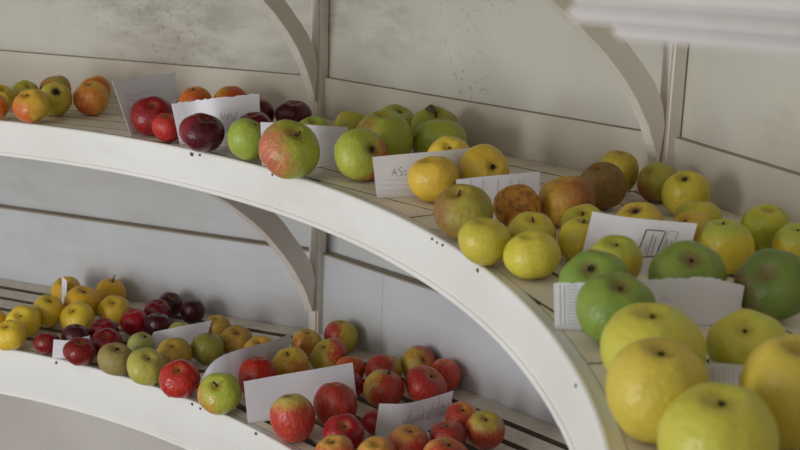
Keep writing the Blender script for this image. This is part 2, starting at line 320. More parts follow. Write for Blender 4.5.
    (1, 0.6405, 1.7125, 0.0329, 0.870, (0.21, -0.07, 0.97), (0.24, -0.92, 0.30), 'goldl', 's', 'orange yellow apple with upright stem at the back of the lower shelf'),
    (1, 0.6135, 1.5380, 0.0357, 0.740, (-0.17, -0.48, 0.86), (0.26, -0.91, 0.32), 'lemonl', 'c', 'round yellow apple with dark eye in front of the golden ones, lower shelf'),
    (1, 0.6762, 1.5968, 0.0347, 0.760, (0.04, -0.43, 0.90), (0.24, -0.92, 0.32), 'lemonl', 'c', 'yellow green apple beside the bright red one, lower shelf left'),
    (1, 0.7334, 1.5332, 0.0293, 0.851, (-0.14, -0.14, 0.98), (0.22, -0.92, 0.33), 'scarlet', 'n', 'bright red apple right of the yellow cluster on the lower shelf'),
    (1, 0.7692, 1.5959, 0.0295, 0.870, (0.28, -0.22, 0.93), (0.20, -0.93, 0.32), 'crimsonl', 'n', 'red apple in the middle of the dark red cluster by the wall, lower shelf'),
    (1, 0.7846, 1.6534, 0.0281, 0.870, (0.34, -0.41, 0.85), (0.19, -0.93, 0.31), 'maroonl', 'n', 'very dark red apple at the back of the cluster by the wall, lower shelf'),
    (1, 0.8406, 1.6129, 0.0264, 0.950, (0.04, 0.13, 0.99), (0.17, -0.93, 0.32), 'maroonl', 'n', 'very dark red apple at the right end of the cluster by the wall, lower shelf'),
    (1, 0.7880, 1.5085, 0.0294, 0.870, (0.11, 0.13, 0.98), (0.20, -0.92, 0.33), 'maroonl', 'n', 'dark plum red apple at the front of the cluster by the wall, lower shelf'),
    (1, 0.6402, 1.4293, 0.0289, 0.870, (0.15, 0.13, 0.98), (0.26, -0.90, 0.34), 'maroonl', 'n', 'dark plum red apple behind the small folded card, lower shelf left'),
    (1, 0.6876, 1.4666, 0.0288, 0.870, (-0.09, -0.23, 0.97), (0.24, -0.91, 0.33), 'crimsonl', 'n', 'dark red apple at the back of the front red cluster, lower shelf left'),
    (1, 0.7075, 1.4027, 0.0320, 0.740, (0.12, -0.47, 0.87), (0.24, -0.91, 0.34), 'crimsonl', 'n', 'red apple with russet hollow, right end of the front red cluster, lower shelf'),
    (1, 0.5896, 1.4027, 0.0265, 0.745, (0.07, 0.24, 0.97), (0.28, -0.90, 0.34), 'crimsonl', 'n', 'dark red apple left of the small folded card on the lower shelf'),
    (1, 0.6700, 1.3490, 0.0319, 0.740, (0.14, -0.18, 0.97), (0.26, -0.90, 0.35), 'crimsonl', 'n', 'glossy red apple in front of the small folded card on the lower shelf'),
    (1, 0.7506, 1.3044, 0.0351, 0.740, (0.21, -0.24, 0.95), (-0.71, -0.65, 0.21), 'brownl', 'p', 'dull greenish brown apple at the lip, right of the glossy red one'),
    (1, 0.7765, 1.4004, 0.0269, 0.870, (0.36, -0.10, 0.93), (0.21, -0.91, 0.35), 'palegreen', 'p', 'pale green apple left of the slanting blank card on the lower shelf'),
    (1, 0.8169, 1.2623, 0.0371, 0.740, (0.33, -0.39, 0.86), (0.21, -0.91, 0.36), 'olivel', 'c', 'yellow green apple with dark slit eye at the lip of the lower shelf'),
    (1, 0.8516, 1.3503, 0.0354, 0.740, (-0.05, -0.39, 0.92), (0.18, -0.92, 0.35), 'russetl', 'c', 'golden russet apple in front of the slanting blank card'),
    (1, 0.9105, 1.3868, 0.0327, 0.839, (0.15, 0.13, 0.98), (0.16, -0.92, 0.35), 'olivegreen', 'n', 'olive green apple right of the golden russet on the lower shelf'),
    (1, 0.9095, 1.5181, 0.0273, 0.870, (-0.09, -0.23, 0.97), (0.15, -0.93, 0.33), 'russetl', 'n', 'russet yellow apple by the wall at the right tip of the slanting blank card'),
    (1, 0.9587, 1.4376, 0.0338, 0.740, (0.12, -0.36, 0.93), (0.91, -0.34, 0.17), 'russetl', 'c', 'russet orange apple with dark eye by the wall, behind the long curved card'),
    (1, 0.8385, 1.4819, 0.0259, 0.870, (0.07, 0.24, 0.97), (0.19, -0.92, 0.34), 'olivel', 'n', 'olive apple barely showing above the slanting blank card'),
    (1, 1.0153, 1.3694, 0.0317, 0.870, (-0.12, -0.37, 0.92), (-0.72, -0.66, -0.09), 'blushl', 'c', 'yellow apple just showing above the long curved card'),
    (1, 0.8889, 1.2107, 0.0376, 0.740, (0.01, -0.50, 0.86), (0.18, -0.91, 0.37), 'scarletl', 'c', 'glossy scarlet apple at the lip left of the long curved card'),
    (1, 0.9728, 1.1417, 0.0390, 0.740, (-0.11, -0.60, 0.79), (-0.70, -0.69, -0.07), 'greenl', 's', 'shiny yellow green apple with stem at the left end of the long curved card'),
    (1, 1.0308, 1.2169, 0.0350, 1.060, (0.04, 0.13, 0.99), (0.12, -0.92, 0.37), 'scarlet', 'n', 'plain bright red apple between the long curved card and the big blank card'),
    (1, 1.0818, 1.2946, 0.0360, 0.870, (-0.17, -0.35, 0.92), (0.50, -0.69, -0.50), 'blushl', 's', 'yellow apple flushed orange behind the big blank card, right of the bright red one'),
    (1, 1.1009, 1.4287, 0.0308, 0.870, (0.10, -0.08, 0.99), (-0.22, -0.77, -0.58), 'blushl', 'c', 'yellow apple by the wall post above the end of the long curved card'),
    (1, 1.1513, 1.3522, 0.0371, 0.740, (-0.43, -0.29, 0.86), (0.82, -0.31, 0.46), 'blushr', 'c', 'yellow green apple with pink right cheek above the big blank card'),
    (1, 1.1686, 1.4667, 0.0348, 0.883, (0.03, 0.09, 1.00), (-0.78, -0.41, 0.43), 'blushr', 'c', 'yellow apple with red left cheek against the wall, right of the lower post'),
    (1, 1.1944, 1.2984, 0.0292, 0.870, (0.07, 0.24, 0.97), (0.04, -0.93, 0.37), 'peachl', 'n', 'orange flushed apple behind the right corner of the big blank card'),
    (1, 1.1994, 1.2346, 0.0240, 0.870, (0.14, -0.18, 0.97), (0.04, -0.92, 0.38), 'scarlet', 'n', 'small red apple mostly hidden by the right edge of the big blank card'),
    (1, 1.1109, 1.0397, 0.0381, 1.022, (-0.13, 0.16, 0.98), (0.08, -0.80, -0.57), 'cox', 'c', 'tall bumpy red apple, green at the crown, in front of the big blank card'),
    (1, 1.1779, 1.1027, 0.0383, 0.967, (-0.13, 0.15, 0.98), (0.05, -0.92, 0.40), 'redstripe', 'n', 'large streaky red apple before the right half of the big blank card'),
    (1, 1.1977, 1.0089, 0.0342, 0.740, (0.08, -0.53, 0.84), (0.04, -0.91, 0.42), 'rose', 'c', 'rosy red apple with dark eye below the large streaky red one'),
    (1, 1.1867, 0.9422, 0.0329, 0.740, (-0.18, -0.14, 0.97), (0.06, -0.82, -0.55), 'blushfront', 'c', 'orange red apple cut by the bottom edge, left of three there'),
    (1, 1.2501, 1.0790, 0.0246, 0.760, (0.15, 0.13, 0.98), (0.01, -0.91, 0.41), 'rose', 'n', 'red apple half behind the left edge of the printed list card'),
    (1, 1.2542, 0.9395, 0.0330, 0.740, (-0.09, -0.23, 0.97), (0.86, -0.43, 0.24), 'blushfront', 'n', 'yellow orange apple cut by the bottom edge below the printed list card'),
    (1, 1.3050, 0.9876, 0.0332, 0.740, (0.05, -0.18, 0.98), (0.84, -0.45, 0.24), 'blushfront', 'c', 'yellow apple with orange right cheek in front of the printed list card'),
    (1, 1.2584, 1.2854, 0.0348, 0.870, (0.07, 0.24, 0.97), (-0.78, -0.59, -0.11), 'redgreen', 'n', 'red and yellow apple by the wall behind the long-stemmed one, lower shelf'),
    (1, 1.2598, 1.1932, 0.0369, 0.860, (0.27, 0.09, 0.96), (0.64, -0.24, 0.71), 'redgreen', 's', 'red apple with green front and long upright stem, above the printed list card'),
    (1, 1.3225, 1.3179, 0.0358, 0.870, (0.41, -0.64, 0.65), (0.71, -0.32, 0.60), 'redgreen', 'c', 'green and red apple at the back by the wall, topmost right on the lower shelf'),
    (1, 1.3356, 1.2133, 0.0401, 0.740, (0.43, -0.26, 0.87), (-0.03, -0.93, 0.38), 'redstripe', 'c', 'large red apple behind the top edge of the printed list card'),
    (1, 1.3735, 1.2743, 0.0303, 0.957, (-0.01, -0.14, 0.99), (-0.04, -0.93, 0.37), 'scarletp', 'n', 'pinkish red apple by the wall at the right of the back group, lower shelf'),
    (1, 1.3966, 1.0873, 0.0297, 0.870, (0.07, -0.43, 0.90), (-0.82, -0.54, -0.10), 'redyellow', 'c', 'red apple with yellow front beside the right edge of the printed list card'),
    (1, 1.4328, 1.0310, 0.0332, 0.941, (-0.01, -0.36, 0.93), (-0.02, -0.81, -0.57), 'redcrown', 'c', 'striped red apple with green crown, rightmost on the lower shelf'),
    (1, 1.3704, 1.0102, 0.0312, 0.802, (-0.11, -0.04, 0.99), (-0.05, -0.91, 0.42), 'redbrown', 'c', 'brownish red apple in front of the right corner of the printed list card'),
    (1, 1.3641, 0.9243, 0.0377, 0.740, (0.14, -0.14, 0.98), (0.42, -0.78, -0.43), 'redyellow', 'c', 'orange red apple cut by the bottom edge, right of those there'),
]
CARDS = {
    'c1': (0, 'tall torn paper card with faint writing leaning on the wall, upper shelf left', [
        ((0.7913, 1.3079, -0.0030), (0.7563, 1.3208, 0.0955)),
        ((0.8109, 1.3421, -0.0030), (0.7778, 1.3555, 0.0943)),
        ((0.8312, 1.3773, -0.0030), (0.8097, 1.3941, 0.0958)),
        ((0.8522, 1.4137, -0.0030), (0.8493, 1.4349, 0.0974)),
    ]),
    'c2': (0, 'white card with torn top edge and inked letters behind the dark maroon apple', [
        ((0.8934, 1.2356, -0.0030), (0.8778, 1.2429, 0.0692)),
        ((0.9266, 1.2455, -0.0030), (0.9175, 1.2547, 0.0730)),
        ((0.9672, 1.2328, -0.0030), (0.9578, 1.2432, 0.0810)),
        ((1.0339, 1.2571, -0.0030), (1.0274, 1.2690, 0.0863)),
    ]),
    'c3': (0, 'blank white card behind the big green apple with pink left cheek', [
        ((1.0562, 1.0730, -0.0030), (1.0528, 1.0826, 0.0677)),
        ((1.1011, 1.0753, -0.0030), (1.0999, 1.0850, 0.0663)),
        ((1.1445, 1.0774, -0.0030), (1.1448, 1.0868, 0.0640)),
        ((1.1900, 1.1038, -0.0030), (1.1919, 1.1126, 0.0585)),
    ]),
    'c4': (0, 'white card with scribbled letters behind the pale yellow apple, middle of upper shelf', [
        ((1.2468, 0.8714, -0.0030), (1.2388, 0.8795, 0.0562)),
        ((1.3004, 0.8907, -0.0030), (1.2927, 0.8995, 0.0590)),
        ((1.3538, 0.9136, -0.0030), (1.3516, 0.9228, 0.0614)),
        ((1.4153, 0.9481, -0.0030), (1.4106, 0.9577, 0.0625)),
    ]),
    'c5': (0, 'ruled paper card behind the brownish green and golden brown russet apples', [
        ((1.3621, 0.8271, -0.0030), (1.3580, 0.8343, 0.0364)),
        ((1.3995, 0.8406, -0.0030), (1.3981, 0.8481, 0.0389)),
        ((1.4376, 0.8543, -0.0030), (1.4389, 0.8619, 0.0407)),
        ((1.4795, 0.8717, -0.0030), (1.4807, 0.8795, 0.0419)),
    ]),
    'c6': (0, 'white card printed with a thick and a thin box, among the yellow apples', [
        ((1.4876, 0.5242, -0.0030), (1.5030, 0.5393, 0.0671)),
        ((1.5246, 0.5238, -0.0030), (1.5417, 0.5370, 0.0622)),
        ((1.5639, 0.5237, -0.0030), (1.5820, 0.5355, 0.0596)),
        ((1.6074, 0.5160, -0.0030), (1.6224, 0.5281, 0.0591)),
    ]),
    'c7': (0, 'wide torn paper card curving in front of the large green apples, right of upper shelf', [
        ((1.4379, 0.3245, -0.0030), (1.4343, 0.3300, 0.0440)),
        ((1.4883, 0.3287, -0.0030), (1.4848, 0.3345, 0.0452)),
        ((1.5442, 0.3484, -0.0030), (1.5415, 0.3540, 0.0439)),
        ((1.5783, 0.3513, -0.0030), (1.5820, 0.3556, 0.0462)),
        ((1.5997, 0.3515, -0.0030), (1.5986, 0.3571, 0.0452)),
        ((1.6290, 0.3586, -0.0030), (1.6325, 0.3620, 0.0372)),
    ]),
    'c8': (0, 'small grey card between the huge golden apples near the camera', [
        ((1.5561, 0.1769, -0.0030), (1.5531, 0.1814, 0.0221)),
        ((1.5824, 0.1743, -0.0030), (1.5818, 0.1781, 0.0215)),
    ]),
    'c9': (1, 'white paper slip seen edge-on among the yellow apples of the lower shelf', [
        ((0.5398, 1.6747, -0.4652), (0.5421, 1.6824, -0.3891)),
        ((0.5533, 1.6622, -0.4652), (0.5565, 1.6694, -0.3962)),
    ]),
    'c10': (1, 'small folded white card behind the glossy red apple, lower shelf left', [
        ((0.6062, 1.3780, -0.4652), (0.6092, 1.3847, -0.4260)),
        ((0.6362, 1.3831, -0.4652), (0.6399, 1.3896, -0.4279)),
        ((0.6704, 1.4022, -0.4652), (0.6742, 1.4091, -0.4246)),
    ]),
    'c11': (1, 'slanting blank white card behind the golden russet, lower shelf', [
        ((0.7708, 1.4324, -0.4652), (0.7917, 1.4520, -0.4291)),
        ((0.8301, 1.4372, -0.4652), (0.8469, 1.4600, -0.4176)),
        ((0.8889, 1.4705, -0.4652), (0.9012, 1.4929, -0.4156)),
    ]),
    'c12': (1, 'long white card curving behind the shiny yellow green apple, lower shelf', [
        ((0.9279, 1.1863, -0.4652), (0.9269, 1.1891, -0.4374)),
        ((0.9356, 1.1937, -0.4652), (0.9355, 1.1991, -0.4142)),
        ((0.9528, 1.1995, -0.4652), (0.9525, 1.2072, -0.3919)),
        ((0.9777, 1.2151, -0.4652), (0.9772, 1.2239, -0.3821)),
        ((1.0118, 1.2482, -0.4652), (1.0110, 1.2571, -0.3809)),
        ((1.0394, 1.3142, -0.4652), (1.0442, 1.3224, -0.3932)),
        ((1.0620, 1.3730, -0.4652), (1.0765, 1.3816, -0.3974)),
    ]),
    'c13': (1, 'big blank white card behind the tall bumpy red apple, lower shelf', [
        ((1.0275, 1.1018, -0.4652), (1.0187, 1.1137, -0.3915)),
        ((1.0856, 1.1269, -0.4652), (1.0788, 1.1399, -0.3881)),
        ((1.1489, 1.1485, -0.4652), (1.1400, 1.1623, -0.3839)),
        ((1.2152, 1.1751, -0.4652), (1.2032, 1.1896, -0.3804)),
    ]),
    'c14': (1, 'white card printed with a close list of text lines, lower shelf right', [
        ((1.2475, 1.0476, -0.4652), (1.2547, 1.0611, -0.4026)),
        ((1.2914, 1.0624, -0.4652), (1.2965, 1.0747, -0.4072)),
        ((1.3325, 1.0894, -0.4652), (1.3377, 1.1014, -0.4081)),
        ((1.3731, 1.1169, -0.4652), (1.3825, 1.1295, -0.4037)),
    ]),
}
WRITING = {
    'c1': [
        ('handwriting', 'faint', 0.7, [[(0.427, 0.717), (0.452, 0.683), (0.515, 0.692), (0.59, 0.708), (0.628, 0.7), (0.69, 0.708), (0.728, 0.7), (0.778, 0.692), (0.866, 0.725), (0.929, 0.725), (0.941, 0.692), (1.004, 0.708), (1.042, 0.7), (1.105, 0.725), (1.142, 0.708)], [(1.218, 0.683), (1.268, 0.683), (1.331, 0.725), (1.381, 0.725), (1.406, 0.7), (1.444, 0.7), (1.494, 0.708), (1.544, 0.717), (1.582, 0.708), (1.632, 0.708), (1.669, 0.717), (1.732, 0.733), (1.757, 0.725), (1.808, 0.725), (1.845, 0.717)], [(1.908, 0.742), (1.946, 0.725), (1.996, 0.733), (2.033, 0.725), (2.071, 0.725), (2.121, 0.75), (2.159, 0.75), (2.184, 0.725), (2.234, 0.742), (2.272, 0.742), (2.31, 0.717)], [(0.565, 0.617), (0.628, 0.617), (0.665, 0.608), (0.728, 0.617), (0.791, 0.625), (0.841, 0.617), (0.879, 0.6), (0.929, 0.6), (0.992, 0.608)], [(1.105, 0.617), (1.142, 0.608), (1.192, 0.608), (1.243, 0.608), (1.293, 0.617), (1.331, 0.608), (1.406, 0.642), (1.444, 0.633), (1.469, 0.608), (1.531, 0.625)]]),
    ],
    'c2': [
        ('handwriting', 'ink', 0.8, [[(2.059, 0.667), (2.109, 0.542), (2.172, 0.642), (2.222, 0.542), (2.285, 0.667)], [(2.322, 0.667), (2.36, 0.508), (2.485, 0.683)], [(2.523, 0.533), (2.561, 0.617), (2.611, 0.583), (2.611, 0.525)]]),
    ],
    'c4': [
        ('handwriting', 'ink', 0.8, [[(0.464, 0.525), (0.54, 0.692), (0.577, 0.517)], [(0.502, 0.592), (0.577, 0.592)], [(0.766, 0.7), (0.69, 0.692), (0.653, 0.642), (0.728, 0.592), (0.728, 0.517), (0.64, 0.492)], [(0.791, 0.6), (0.879, 0.608)], [(0.778, 0.525), (0.854, 0.525)]]),
        ('ruled_line', 'faint', 0.4, [[(0.138, 0.433), (2.51, 0.367)], [(0.113, 0.308), (2.51, 0.242)], [(0.1, 0.175), (2.498, 0.117)]]),
    ],
    'c5': [
        ('ruled_line', 'grey', 0.5, [[(0.54, 0.975), (0.464, 0.117)], [(0.967, 0.933), (0.929, 0.083)], [(1.506, 0.892), (1.494, 0.058)], [(1.971, 0.858), (1.996, 0.033)], [(2.259, 0.833), (2.285, 0.017)], [(2.448, 0.817), (2.46, 0.0)]]),
    ],
    'c6': [
        ('printed_box', 'black', 1.2, [[(1.644, 0.333), (1.682, 0.817), (2.222, 0.817), (2.172, 0.358), (1.644, 0.3)]]),
        ('printed_box', 'black', 0.35, [[(2.272, 0.367), (2.297, 0.825), (2.561, 0.825), (2.536, 0.375)]]),
        ('printed_text', 'black', 0.6, [[(1.933, 0.358), (1.933, 0.392), (1.921, 0.425), (1.921, 0.467), (1.921, 0.5), (1.921, 0.525), (1.921, 0.558), (1.921, 0.583), (1.921, 0.625), (1.921, 0.65), (1.921, 0.683), (1.921, 0.708), (1.921, 0.742)], [(2.033, 0.375), (2.033, 0.408), (2.033, 0.433), (2.033, 0.475), (2.033, 0.5), (2.033, 0.533), (2.021, 0.575), (2.033, 0.6), (2.021, 0.642), (2.021, 0.667), (2.021, 0.708)], [(1.845, 0.383), (1.845, 0.4), (1.845, 0.433), (1.845, 0.45), (1.845, 0.483), (1.845, 0.5), (1.845, 0.517)], [(2.335, 0.408), (2.335, 0.433), (2.335, 0.467), (2.347, 0.492), (2.335, 0.533), (2.347, 0.558), (2.347, 0.583), (2.347, 0.625), (2.347, 0.65), (2.36, 0.675)], [(2.448, 0.408), (2.448, 0.45), (2.46, 0.475), (2.46, 0.517), (2.46, 0.542), (2.46, 0.575), (2.46, 0.617), (2.46, 0.658)]]),
    ],
    'c7': [
        ('printed_text', 'grey', 0.5, [[(0.265, 0.933), (0.46, 0.925)], [(0.265, 0.867), (0.46, 0.858)], [(0.265, 0.8), (0.46, 0.8)], [(0.265, 0.733), (0.46, 0.733)], [(0.265, 0.667), (0.46, 0.667)], [(0.251, 0.6), (0.46, 0.6)], [(0.251, 0.533), (0.46, 0.533)], [(0.251, 0.475), (0.446, 0.467)], [(0.251, 0.408), (0.446, 0.408)], [(0.251, 0.342), (0.446, 0.342)], [(0.251, 0.275), (0.446, 0.275)], [(0.251, 0.208), (0.446, 0.208)], [(0.251, 0.142), (0.446, 0.142)], [(0.125, 0.958), (0.111, 0.108)], [(0.209, 0.95), (0.195, 0.108)]]),
        ('handwriting', 'faint', 0.6, [[(2.089, 0.5), (2.173, 0.658), (2.214, 0.517)], [(2.242, 0.5), (2.284, 0.592), (2.312, 0.492)]]),
    ],
    'c8': [
        ('ruled_line', 'faint', 0.5, [[(0.109, 0.842), (0.109, 0.183)], [(0.261, 0.85), (0.269, 0.192)], [(0.412, 0.867), (0.429, 0.208)], [(0.555, 0.883), (0.58, 0.217)], [(0.706, 0.9), (0.739, 0.233)], [(0.857, 0.917), (0.899, 0.242)]]),
    ],
    'c14': [
        ('printed_text', 'ink2', 0.55, [[(1.017, 0.392), (1.017, 0.508)], [(1.092, 0.383), (1.092, 0.533)], [(1.167, 0.383), (1.167, 0.475)], [(1.23, 0.383), (1.23, 0.65)], [(1.305, 0.383), (1.305, 0.792)], [(1.381, 0.383), (1.381, 0.525)], [(1.456, 0.375), (1.456, 0.492)], [(1.519, 0.375), (1.519, 0.558)], [(1.594, 0.375), (1.594, 0.525)], [(1.669, 0.375), (1.669, 0.492)], [(1.732, 0.375), (1.732, 0.583)], [(1.808, 0.375), (1.808, 0.55)], [(1.883, 0.367), (1.883, 0.7)], [(2.021, 0.367), (2.021, 0.608)], [(2.096, 0.358), (2.096, 0.658)], [(2.172, 0.358), (2.172, 0.708)], [(2.247, 0.35), (2.234, 0.825)], [(2.322, 0.35), (2.31, 0.617)], [(2.397, 0.342), (2.385, 0.667)], [(2.46, 0.342), (2.46, 1.0)], [(2.536, 0.333), (2.523, 0.625)], [(2.611, 0.333), (2.586, 0.683)], [(2.686, 0.325), (2.661, 0.733)], [(2.749, 0.325), (2.736, 0.642)], [(2.824, 0.325), (2.812, 0.583)], [(2.9, 0.317), (2.874, 0.692)], [(2.975, 0.317), (2.95, 0.6)]]),
    ],
}
CHIPS = {
    0: [(0.9054, 0.0038), (0.892, 0.0022), (0.7648, 0.0019), (0.4648, 0.002), (0.4549, 0.002), (0.4438, 0.0018), (0.3711, 0.0026), (0.131, 0.002)],
    1: [(1.1484, 0.0029), (0.9553, 0.0025), (0.9129, 0.0026), (0.898, 0.0026), (0.7957, 0.0026)],
}
# ------------------------------------------------------------------ room geometry
def rad(th):
    t = th - .9
    if t < -1.3: t = -1.3 - .1 * (1 - math.exp(-(-1.3 - t) / .1))
    if t > .35: t = .35 + .1 * (1 - math.exp(-(t - .35) / .1))
    return 1.5 * (1 + .01899 * t - .01075 * t * t + .01906 * t ** 3)

D_LOW = .46224                      # the lower shelf lies this far under the upper one
SHELF_Z = {'upper': 0., 'lower': -D_LOW, 'top': .462}
FLOOR_Z, CEIL_Z = -1.15, 1.25
# facets of the many-sided room, right to left: (direction of the normal, distance of the skirting's face)
FAC = [(-.84, 1.985), (-.43, 1.975), (-.02, 1.962), (.38388, 1.94445), (.7832, 1.90621), (1.19207, 1.88317), (1.74, 1.885), (2.15, 1.88)]
def nrm(k): return Vector((math.cos(FAC[k][0]), math.sin(FAC[k][0]), 0))
def tan_(k): return Vector((-math.sin(FAC[k][0]), math.cos(FAC[k][0]), 0))
def corner(i, j, off=0.):
    a, b = FAC[i], FAC[j]
    m = Matrix(((math.cos(a[0]), math.sin(a[0])), (math.cos(b[0]), math.sin(b[0]))))
    v = m.inverted() @ Vector((a[1] + off, b[1] + off))
    return Vector((v.x, v.y, 0))
def ends(k, off=0.):
    a = corner(k - 1, k, off) if k > 0 else nrm(0) * (FAC[0][1] + off) - tan_(0) * .4
    b = corner(k, k + 1, off) if k < len(FAC) - 1 else nrm(k) * (FAC[k][1] + off) + tan_(k) * .4
    return a, b

def slab_on(bm, k, o0, o1, z0, z1, s0=0., s1=1.):
    """a board on facet k between wall offsets o0 (front) and o1 (back)"""
    a0, b0 = ends(k, o0); a1, b1 = ends(k, o1)
    p = [a0.lerp(b0, s0), a0.lerp(b0, s1), a1.lerp(b1, s1), a1.lerp(b1, s0)]
    hexa(bm, [q + Vector((0, 0, z0)) for q in p] + [q + Vector((0, 0, z1)) for q in p])

SIDE = ['far_right', 'near_right', 'right', 'back_right', 'back', 'back_left', 'left', 'far_left']
for k in range(len(FAC)):
    # upper panel (limewash), lower panel, plaster under the lower shelf
    bm = bmesh.new(); slab_on(bm, k, .013, .06, -.04, CEIL_Z); w = struct(obj('wall_' + SIDE[k], bm, M_WALL))
    bm = bmesh.new(); slab_on(bm, k, .024, .06, -D_LOW - .04, -.0405); obj('lower_panel', bm, M_WALL_CLEAN, w)
    bm = bmesh.new(); slab_on(bm, k, .013, .06, FLOOR_Z, -D_LOW - .0405); obj('plaster', bm, M_PLASTER, w)
    if k in (0, 7): continue
    # skirting boards above each shelf
    bm = bmesh.new(); slab_on(bm, k, 0, .0125, -.016, .0768); b = struct(obj('baseboard_' + SIDE[k], bm, M_SKIRT))
    bm = bmesh.new(); slab_on(bm, k, .0005, .0125, .0769, .0776); obj('brown_top_edge', bm, M_LEDGE, b)
    if k == 4:      # two boards with a visible butt joint
        bm = bmesh.new(); slab_on(bm, k, 0, .0235, -D_LOW - .016, -D_LOW + .169, 0, .763); slab_on(bm, k, .0004, .0235, -D_LOW - .016, -D_LOW + .169, .7642, 1)
    else:
        bm = bmesh.new(); slab_on(bm, k, 0, .0235, -D_LOW - .016, -D_LOW + .169)
    b = struct(obj('baseboard_lower_' + SIDE[k], bm, M_SKIRT_LOW))
    bm = bmesh.new(); slab_on(bm, k, .0005, .0235, -D_LOW + .1691, -D_LOW + .1725); obj('brown_top_edge', bm, M_LEDGE, b)

def disc(name, z0, z1, mat):
    bm = bmesh.new(); n = 48; R = 2.15
    sweep(bm, [[(R * math.cos(2 * math.pi * i / n), R * math.sin(2 * math.pi * i / n), z) for i in range(n)] for z in (z0, z1)])
    return struct(obj(name, bm, mat))
disc('floor', FLOOR_Z - .05, FLOOR_Z, M_FLOOR)
disc('ceiling', CEIL_Z, CEIL_Z + .05, M_CEIL)

# posts in the corners (structure)
POSTS = {}
for n_, k in enumerate(range(1, 7)):
    if k > 6: continue
    c = corner(k, k + 1, .011) if k < 7 else None
    d = Vector((c.x, c.y, 0)).normalized(); t = Vector((-d.y, d.x, 0))
    w, dep = (.013, .031)
    bm = bmesh.new()
    p = [c - d * dep - t * w, c - d * dep + t * w, c + t * w, c - t * w]
    hexa(bm, [q + Vector((0, 0, FLOOR_Z + .001)) for q in p] + [q + Vector((0, 0, CEIL_Z - .001)) for q in p])
    bmesh.ops.bevel(bm, geom=[e for e in bm.edges if abs(e.verts[0].co.z - e.verts[1].co.z) > 1], offset=.004, segments=2, affect='EDGES')
    struct(obj('trim_%d' % (n_ + 1), bm, M_POST))
    POSTS[k] = (c.length - dep, d, t)

# ------------------------------------------------------------------ shelves
TH0, TH1 = -.80, 2.05
def shelf(name, label, z, h, th0, th1, kmin, kmax):
    root = empty(name, (0, 0, z)); tag(root, label, 'shelf', None)
    prof = [(.02, -h), (.000, -h), (-.0022, -h + .002), (-.0026, -h + .005), (-.0012, -h + .0075), (.0012, -h + .0085),
            (.0004, -h + .012), (.0006, -.006), (.0012, -.0028), (.0026, -.0008), (.005, 0), (.0072, -.0006), (.0082, -.0030), (.02, -.0036)]
    prof = [(a - .003, b) for a, b in prof]
    N = 110; rings = []
    for i in range(N + 1):
        th = th0 + (th1 - th0) * i / N; r = rad(th)
        rings.append([((r + a) * math.cos(th), (r + a) * math.sin(th), b) for a, b in prof])
    bm = bmesh.new(); sweep(bm, rings)
    f = obj('front_board', bm, M_FASCIA, root, True)
    f.data.set_sharp_from_angle(angle=math.radians(38)) if hasattr(f.data, 'set_sharp_from_angle') else None
    # slats, one panel of parallel boards per bay
    P, W, T = (.062, .0455, .016) if z < -.1 else (.066, .0625, .016)
    for k in range(kmin, kmax + 1):
        a, b = ends(k); n = nrm(k); tt = tan_(k); ap = FAC[k][1] - .002
        b0 = math.atan2(a.dot(tt), a.dot(n)); b1 = math.atan2(b.dot(tt), b.dot(n))
        b0 = max(b0, th0 - FAC[k][0]); b1 = min(b1, th1 - FAC[k][0])
        if b1 - b0 < .02: continue
        b0 += .0012; b1 -= .0012
        bm = bmesh.new(); j = 0
        rng = random.Random(k * 7 + int(z * 100))
        while j < 9:
            d0 = j * P + rng.uniform(-.001, .001); d1 = d0 + W; j += 1
            run = []
            M = 36; zt = -.003 + rng.uniform(-.0004, .0)
            for q in range(M + 1):
                be = b0 + (b1 - b0) * q / M
                rm = rad(FAC[k][0] + be) + (.006 if j == 99 else .0175)
                e1 = min(d1, ap - rm * math.cos(be))
                if e1 - d0 > .002:
                    a0, a1 = ap - d0, ap - e1
                    o = n * a0 + tt * a0 * math.tan(be); i_ = n * a1 + tt * a1 * math.tan(be)
                    run.append([o + Vector((0, 0, zt)), i_ + Vector((0, 0, zt)), i_ + Vector((0, 0, zt - T)), o + Vector((0, 0, zt - T))])
                else:
                    if len(run) > 1: sweep(bm, run)
                    run = []
            if len(run) > 1: sweep(bm, run)
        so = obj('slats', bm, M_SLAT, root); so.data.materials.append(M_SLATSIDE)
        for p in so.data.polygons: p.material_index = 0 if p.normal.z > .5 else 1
        # bearer under the slats at the bay's end
        th = FAC[k][0] + b1 - .006; d = Vector((math.cos(th), math.sin(th), 0)); t = Vector((-d.y, d.x, 0))
        r0 = rad(th) + .021; r1 = b.length - .04
        bm = bmesh.new()
        p = [d * r0 - t * .016, d * r0 + t * .016, d * r1 + t * .016, d * r1 - t * .016]
        hexa(bm, [q + Vector((0, 0, -.060)) for q in p] + [q + Vector((0, 0, -.0196)) for q in p])
        obj('bearer', bm, M_BEARER, root)
    return root
SH = []
SH.append(shelf('wall_shelf', 'curved white shelf with slatted top in the middle, carrying the green and yellow apples', 0., .0687, TH0, TH1, 1, 6))
SH.append(shelf('wall_shelf', 'lowest curved white shelf at bottom left, carrying the red apples', -D_LOW, .100, TH0, TH1, 1, 6))
shelf('wall_shelf', 'highest curved shelf resting on the curved brackets, above the picture', .462, .0687, .42, TH1, 3, 6)

